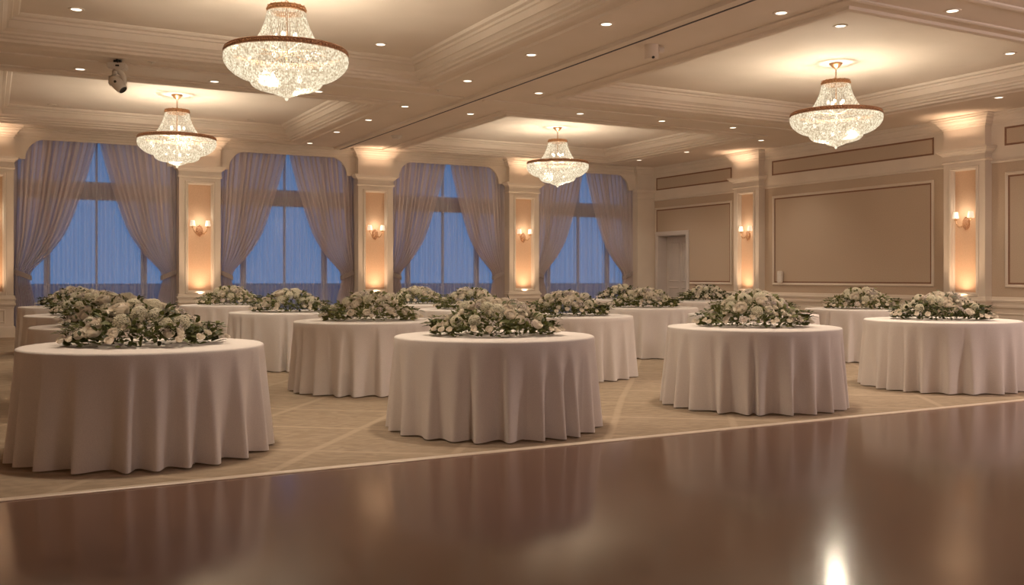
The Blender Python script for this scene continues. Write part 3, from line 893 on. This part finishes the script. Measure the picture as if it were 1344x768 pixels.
def sprig_mesh(seed):
    rnd = random.Random(seed); v, f = [], []
    # a trailing stem along +x lying towards the table, leaves both sides
    L = .26; n = 6
    pts = [Vector((L*t, .03*sin(t*3+seed), .045*sin(t*2.4)-.035*t*t)) for t in [k/8 for k in range(9)]]
    for a, c in zip(pts, pts[1:]):
        b = len(v)
        for p in (a, c):
            for q in range(3): v.append((p.x, p.y+.0025*cos(q*2.1), p.z+.0025*sin(q*2.1)))
        for q in range(3): f.append((b+q, b+(q+1) % 3, b+3+(q+1) % 3, b+3+q))
    for k in range(n*2+1):
        t = .18+.82*(k/(n*2)); i = min(7, int(t*8)); p = pts[i].lerp(pts[i+1], t*8-i)
        s = 1 if k % 2 else -1
        d = Vector((.75, s*.75, rnd.uniform(-.1, .55))) if k < n*2 else Vector((1, 0, 0))
        leaf_add(v, f, p, d, Vector((rnd.uniform(-.3, .3), 0, 1)), rnd.uniform(.042, .066), rnd.uniform(.013, .020))
    me = bpy.data.meshes.new('leaf_sprig'); me.from_pydata(v, [], f); me.materials.append(M['leaf'])
    return me
def spray_mesh(seed):
    rnd = random.Random(seed); v, f, mi = [], [], []
    for k in range(24):
        zc = 1-1.3*(k+.5)/24; ph = k*2.4; rr = sqrt(max(0, 1-zc*zc))
        tip = Vector((rr*cos(ph), rr*sin(ph), zc))*rnd.uniform(.030, .044)
        nrm = tip.normalized(); t1 = nrm.cross(Vector((1, .2, 0))).normalized(); t2 = nrm.cross(t1)
        S = rnd.uniform(.009, .014)
        for q in range(5):
            a = q*2*pi/5; b = len(v)
            v.append(tuple(tip))
            for da, rl in ((-.5, .8), (0, 1.15), (.5, .8)):
                v.append(tuple(tip+(t1*cos(a+da)+t2*sin(a+da))*S*rl+nrm*S*.5))
            f.append((b, b+1, b+2, b+3)); mi.append(0)
    me = bpy.data.meshes.new('blossom_spray'); me.from_pydata(v, [], f)
    me.materials.append(M['blossom'])
    for p, m in zip(me.polygons, mi): p.material_index = m
    return me
EX, EY, EH = .40, .36, .27
def hsurf(x, y):
    q = (x/EX)**2+(y/EY)**2
    return .03+EH*exp(-.85*q**1.35)
def hnorm(x, y):
    e = .01
    return Vector((-(hsurf(x+e, y)-hsurf(x-e, y))/(2*e), -(hsurf(x, y+e)-hsurf(x, y-e))/(2*e), 1)).normalized()
def foliage_mesh(seed):
    rnd = random.Random(seed); v, f = [], []
    # dense inner mound of leaves
    for k in range(1000):
        a = rnd.uniform(0, 2*pi); r = sqrt(rnd.random())*1.12
        x, y = r*EX*cos(a)*1.15, r*EY*sin(a)
        h = hsurf(x, y)*rnd.uniform(.10, 1.06)+.012
        n = hnorm(x, y)
        d = Vector((cos(a), sin(a), 0))*rnd.uniform(.3, 1)+n*rnd.uniform(.2, .9)+Vector((rnd.uniform(-.6, .6), rnd.uniform(-.6, .6), rnd.uniform(-.3, .4)))
        leaf_add(v, f, Vector((x, y, max(.012, h-.02))), d, n+Vector((rnd.uniform(-.5, .5), rnd.uniform(-.5, .5), 0)), rnd.uniform(.04, .068), rnd.uniform(.012, .021), rnd.uniform(.1, .5))
    v = [(x, y, max(.004, z)) for x, y, z in v]
    me = bpy.data.meshes.new('foliage'); me.from_pydata(v, [], f); me.materials.append(M['leaf'])
    return me
ROSE = [rose_mesh(s) for s in (1, 2, 3)]; HYD = [hydrangea_mesh(s) for s in (4, 5, 6)]
SPRIG = [sprig_mesh(s) for s in (1, 2, 3)]; SPRAY = [spray_mesh(s) for s in (1, 2, 3)]
def place(name, me, parent, p, nrm, spin, s):
    o = bpy.data.objects.new(name, me); C.objects.link(o); o.parent = parent
    q = Vector((0, 0, 1)).rotation_difference(nrm)
    o.rotation_mode = 'QUATERNION'
    o.rotation_quaternion = q @ Matrix.Rotation(spin, 3, 'Z').to_quaternion()
    o.location = p; o.scale = (s, s, s)
    return o
def make_arrangement(seed):
    rnd = random.Random(seed)
    t = thing('flower_arrangement', '', 'flowers', (0, 0, 0), 0, 'white floral centrepieces')
    me = foliage_mesh(seed+50); o = bpy.data.objects.new('foliage', me); C.objects.link(o); o.parent = t
    got = []
    def ok(p, r):
        return all((p-q).length > (r+s)*.92 for q, s in got)
    plan = [('rose', .060, .072, 3), ('hydrangea', .050, .064, 9), ('rose', .034, .047, 21), ('rose', .020, .030, 32)]
    for kind, lo, hi, cnt in plan:
        made = 0
        for _ in range(3000):
            if made >= cnt: break
            a = rnd.uniform(0, 2*pi); r = sqrt(rnd.random())*(1.0 if hi > .05 else 1.15 if hi > .04 else 1.36)
            x, y = r*EX*cos(a)*1.08, r*EY*sin(a)*1.02
            R_ = rnd.uniform(lo, hi)
            p = Vector((x, y, hsurf(x, y)-R_*.25)); n = hnorm(x, y)
            p.z = max(p.z, R_*1.0)
            if not ok(p, R_): continue
            got.append((p, R_)); made += 1
            n = (n+Vector((cos(a), sin(a), 0))*.25+Vector((rnd.uniform(-.2, .2), rnd.uniform(-.2, .2), 0))).normalized()
            if kind == 'hydrangea': place('hydrangea_head', rnd.choice(HYD), t, p, n, rnd.uniform(0, 6), R_)
            else: place('rose', rnd.choice(ROSE), t, p, n, rnd.uniform(0, 6), R_)
    for k in range(14):
        a = rnd.uniform(0, 2*pi); r = rnd.uniform(.2, 1.25)
        x, y = r*EX*cos(a), r*EY*sin(a)
        n = (hnorm(x, y)+Vector((rnd.uniform(-.3, .3), rnd.uniform(-.3, .3), 0))).normalized()
        place('blossom_spray', rnd.choice(SPRAY), t, Vector((x, y, hsurf(x, y)-.01)), n, rnd.uniform(0, 6), rnd.uniform(.6, .95))
    for k in range(12):
        # trailing sprigs, most of them at the two ends
        a = rnd.gauss(0, .42)+(pi if k % 2 else 0) if k < 9 else rnd.uniform(0, 2*pi)
        x, y = EX*.80*cos(a), EY*.82*sin(a)
        o = bpy.data.objects.new('leaf_sprig', rnd.choice(SPRIG)); C.objects.link(o); o.parent = t
        o.location = (x, y, rnd.uniform(.05, .12)); o.rotation_euler = (rnd.uniform(-.2, .2), rnd.uniform(-.22, -.02), a+rnd.uniform(-.4, .4))
        s = rnd.uniform(.75, 1.0); o.scale = (s, s, s)
    return t
def look(x, y): return atan2(y, x)-pi/2
arr = [make_arrangement(s) for s in (101, 202, 303)]
for k, (x, y, d, fl) in enumerate(TABLES):
    lab = 'low white rose and hydrangea arrangement on the ' + fl
    rz = look(x, y)+trnd.uniform(-.15, .15)+(pi if k % 2 else 0)
    if k < 3:
        arr[k].location = (x, y, TH); arr[k].rotation_euler = (0, 0, rz); arr[k]['label'] = lab
    else: dup(arr[(k*2+1) % 3], (x, y, TH), rz, lab)

# ------------------------------------------------------------------ lights
def add_light(kind, name, loc, energy, col, rot=(0, 0, 0), **kw):
    l = bpy.data.lights.new(name, kind); l.energy = energy; l.color = col
    for k, v in kw.items(): setattr(l, k, v)
    o = bpy.data.objects.new(name, l); C.objects.link(o); o.location = loc; o.rotation_euler = rot
    return o
WARM = (1.0, .835, .63); CAND = (1.0, .855, .64); ORANGE = (1.0, .65, .40)
for (x, y), _ in CH:
    add_light('POINT', 'chandelier_glow', (x, y, ZT-.98), 190, CAND, shadow_soft_size=.12)
    add_light('POINT', 'chandelier_glow_top', (x, y, ZT-.62), 3.5, CAND, shadow_soft_size=.07)
for loc, lab, lit in DL:
    if lit: add_light('SPOT', 'downlight_beam', (loc[0], loc[1], loc[2]-.03), 80 if loc[1] < 21 else 12, WARM, spot_size=R(110), spot_blend=.9, shadow_soft_size=.06)
def uplights(along, fn, rz):
    p, q = Vector(fn(along, .30, .86)), Vector(fn(along, .12, 1.7))
    add_light('AREA', 'niche_uplight', p, 1.7, ORANGE, (q-p).to_track_quat('-Z', 'Y').to_euler(), shape='DISK', size=.12, spread=R(120))
    p, q = Vector(fn(along, .85, .06)), Vector(fn(along, .12, 2.1))
    add_light('SPOT', 'pilaster_fill_spot', p, 120, (1.0, .66, .40), (q-p).to_track_quat('-Z', 'Y').to_euler(), spot_size=R(40), spot_blend=.7, shadow_soft_size=.05)  # added spot, no fixture on the floor; washes the whole pilaster
    add_light('AREA', 'capital_uplight', fn(along, .45, 3.75), 3.6, ORANGE, (pi, 0, rz), shape='RECTANGLE', size=.7, size_y=.1, spread=R(105))
    add_light('POINT', 'sconce_glow', fn(along, .30, SZ+.20), 1.9, CAND, shadow_soft_size=.05)
for x in PIL_X: uplights(x, back, 0)
for y in PIL_Y: uplights(y, right, pi/2)

# added fill lamps without fixtures, out of view, brightening the table fronts
for x, y, en in ((3.03, 2.6, 40), (11.6, 2.6, 330)):
    add_light('POINT', 'near_bay_fill', (x, y, 3.5), en, (1.0, .80, .72), shadow_soft_size=.4)
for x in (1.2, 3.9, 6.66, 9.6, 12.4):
    add_light('SPOT', 'front_row_fill_spot', (x, 7.25, ZS-.03), 330, (1.0, .80, .58), spot_size=R(92), spot_blend=.95, shadow_soft_size=.2)  # added spots with no fixtures, lifting the front tabletops
# world: dusk sky
w = bpy.data.worlds.new('dusk'); SC.world = w; w.use_nodes = True
nt = w.node_tree; nt.nodes.clear()
out = nt.nodes.new('ShaderNodeOutputWorld'); bg = nt.nodes.new('ShaderNodeBackground')
tc = nt.nodes.new('ShaderNodeTexCoord'); sp = nt.nodes.new('ShaderNodeSeparateXYZ'); rp = nt.nodes.new('ShaderNodeValToRGB')
nt.links.new(tc.outputs['Generated'], sp.inputs[0]); nt.links.new(sp.outputs['Z'], rp.inputs[0]); nt.links.new(rp.outputs[0], bg.inputs[0]); nt.links.new(bg.outputs[0], out.inputs[0])
e = rp.color_ramp.elements
e[0].position = 0; e[0].color = (.105, .25, .51, 1); e[1].position = .5; e[1].color = (.07, .19, .40, 1)
bg.inputs[1].default_value = 1.08
bm = bmesh.new(); lathe(bm, [(.01, -3.0), (600, -3.0)], 64, cx=8, cy=20); struct('ground_outside', bm, 'ground', label='dark dusk ground outside the windows')

# ------------------------------------------------------------------ camera
cam = bpy.data.cameras.new('camera'); co = bpy.data.objects.new('camera', cam); C.objects.link(co)
co.location = (0, 0, 1.25); co.rotation_euler = (pi/2, 0, R(-28.5))
cam.sensor_width = 36; cam.lens = 36*1265/1344; cam.shift_y = -21/1344; cam.clip_end = 2000
SC.camera = co
SC.view_settings.view_transform = 'Standard'; SC.view_settings.look = 'None'; SC.view_settings.exposure = .2; SC.view_settings.gamma = 1.1
SC.cycles.max_bounces = 10; SC.cycles.transparent_max_bounces = 24; SC.cycles.sample_clamp_indirect = 4
SC.cycles.use_denoising = True
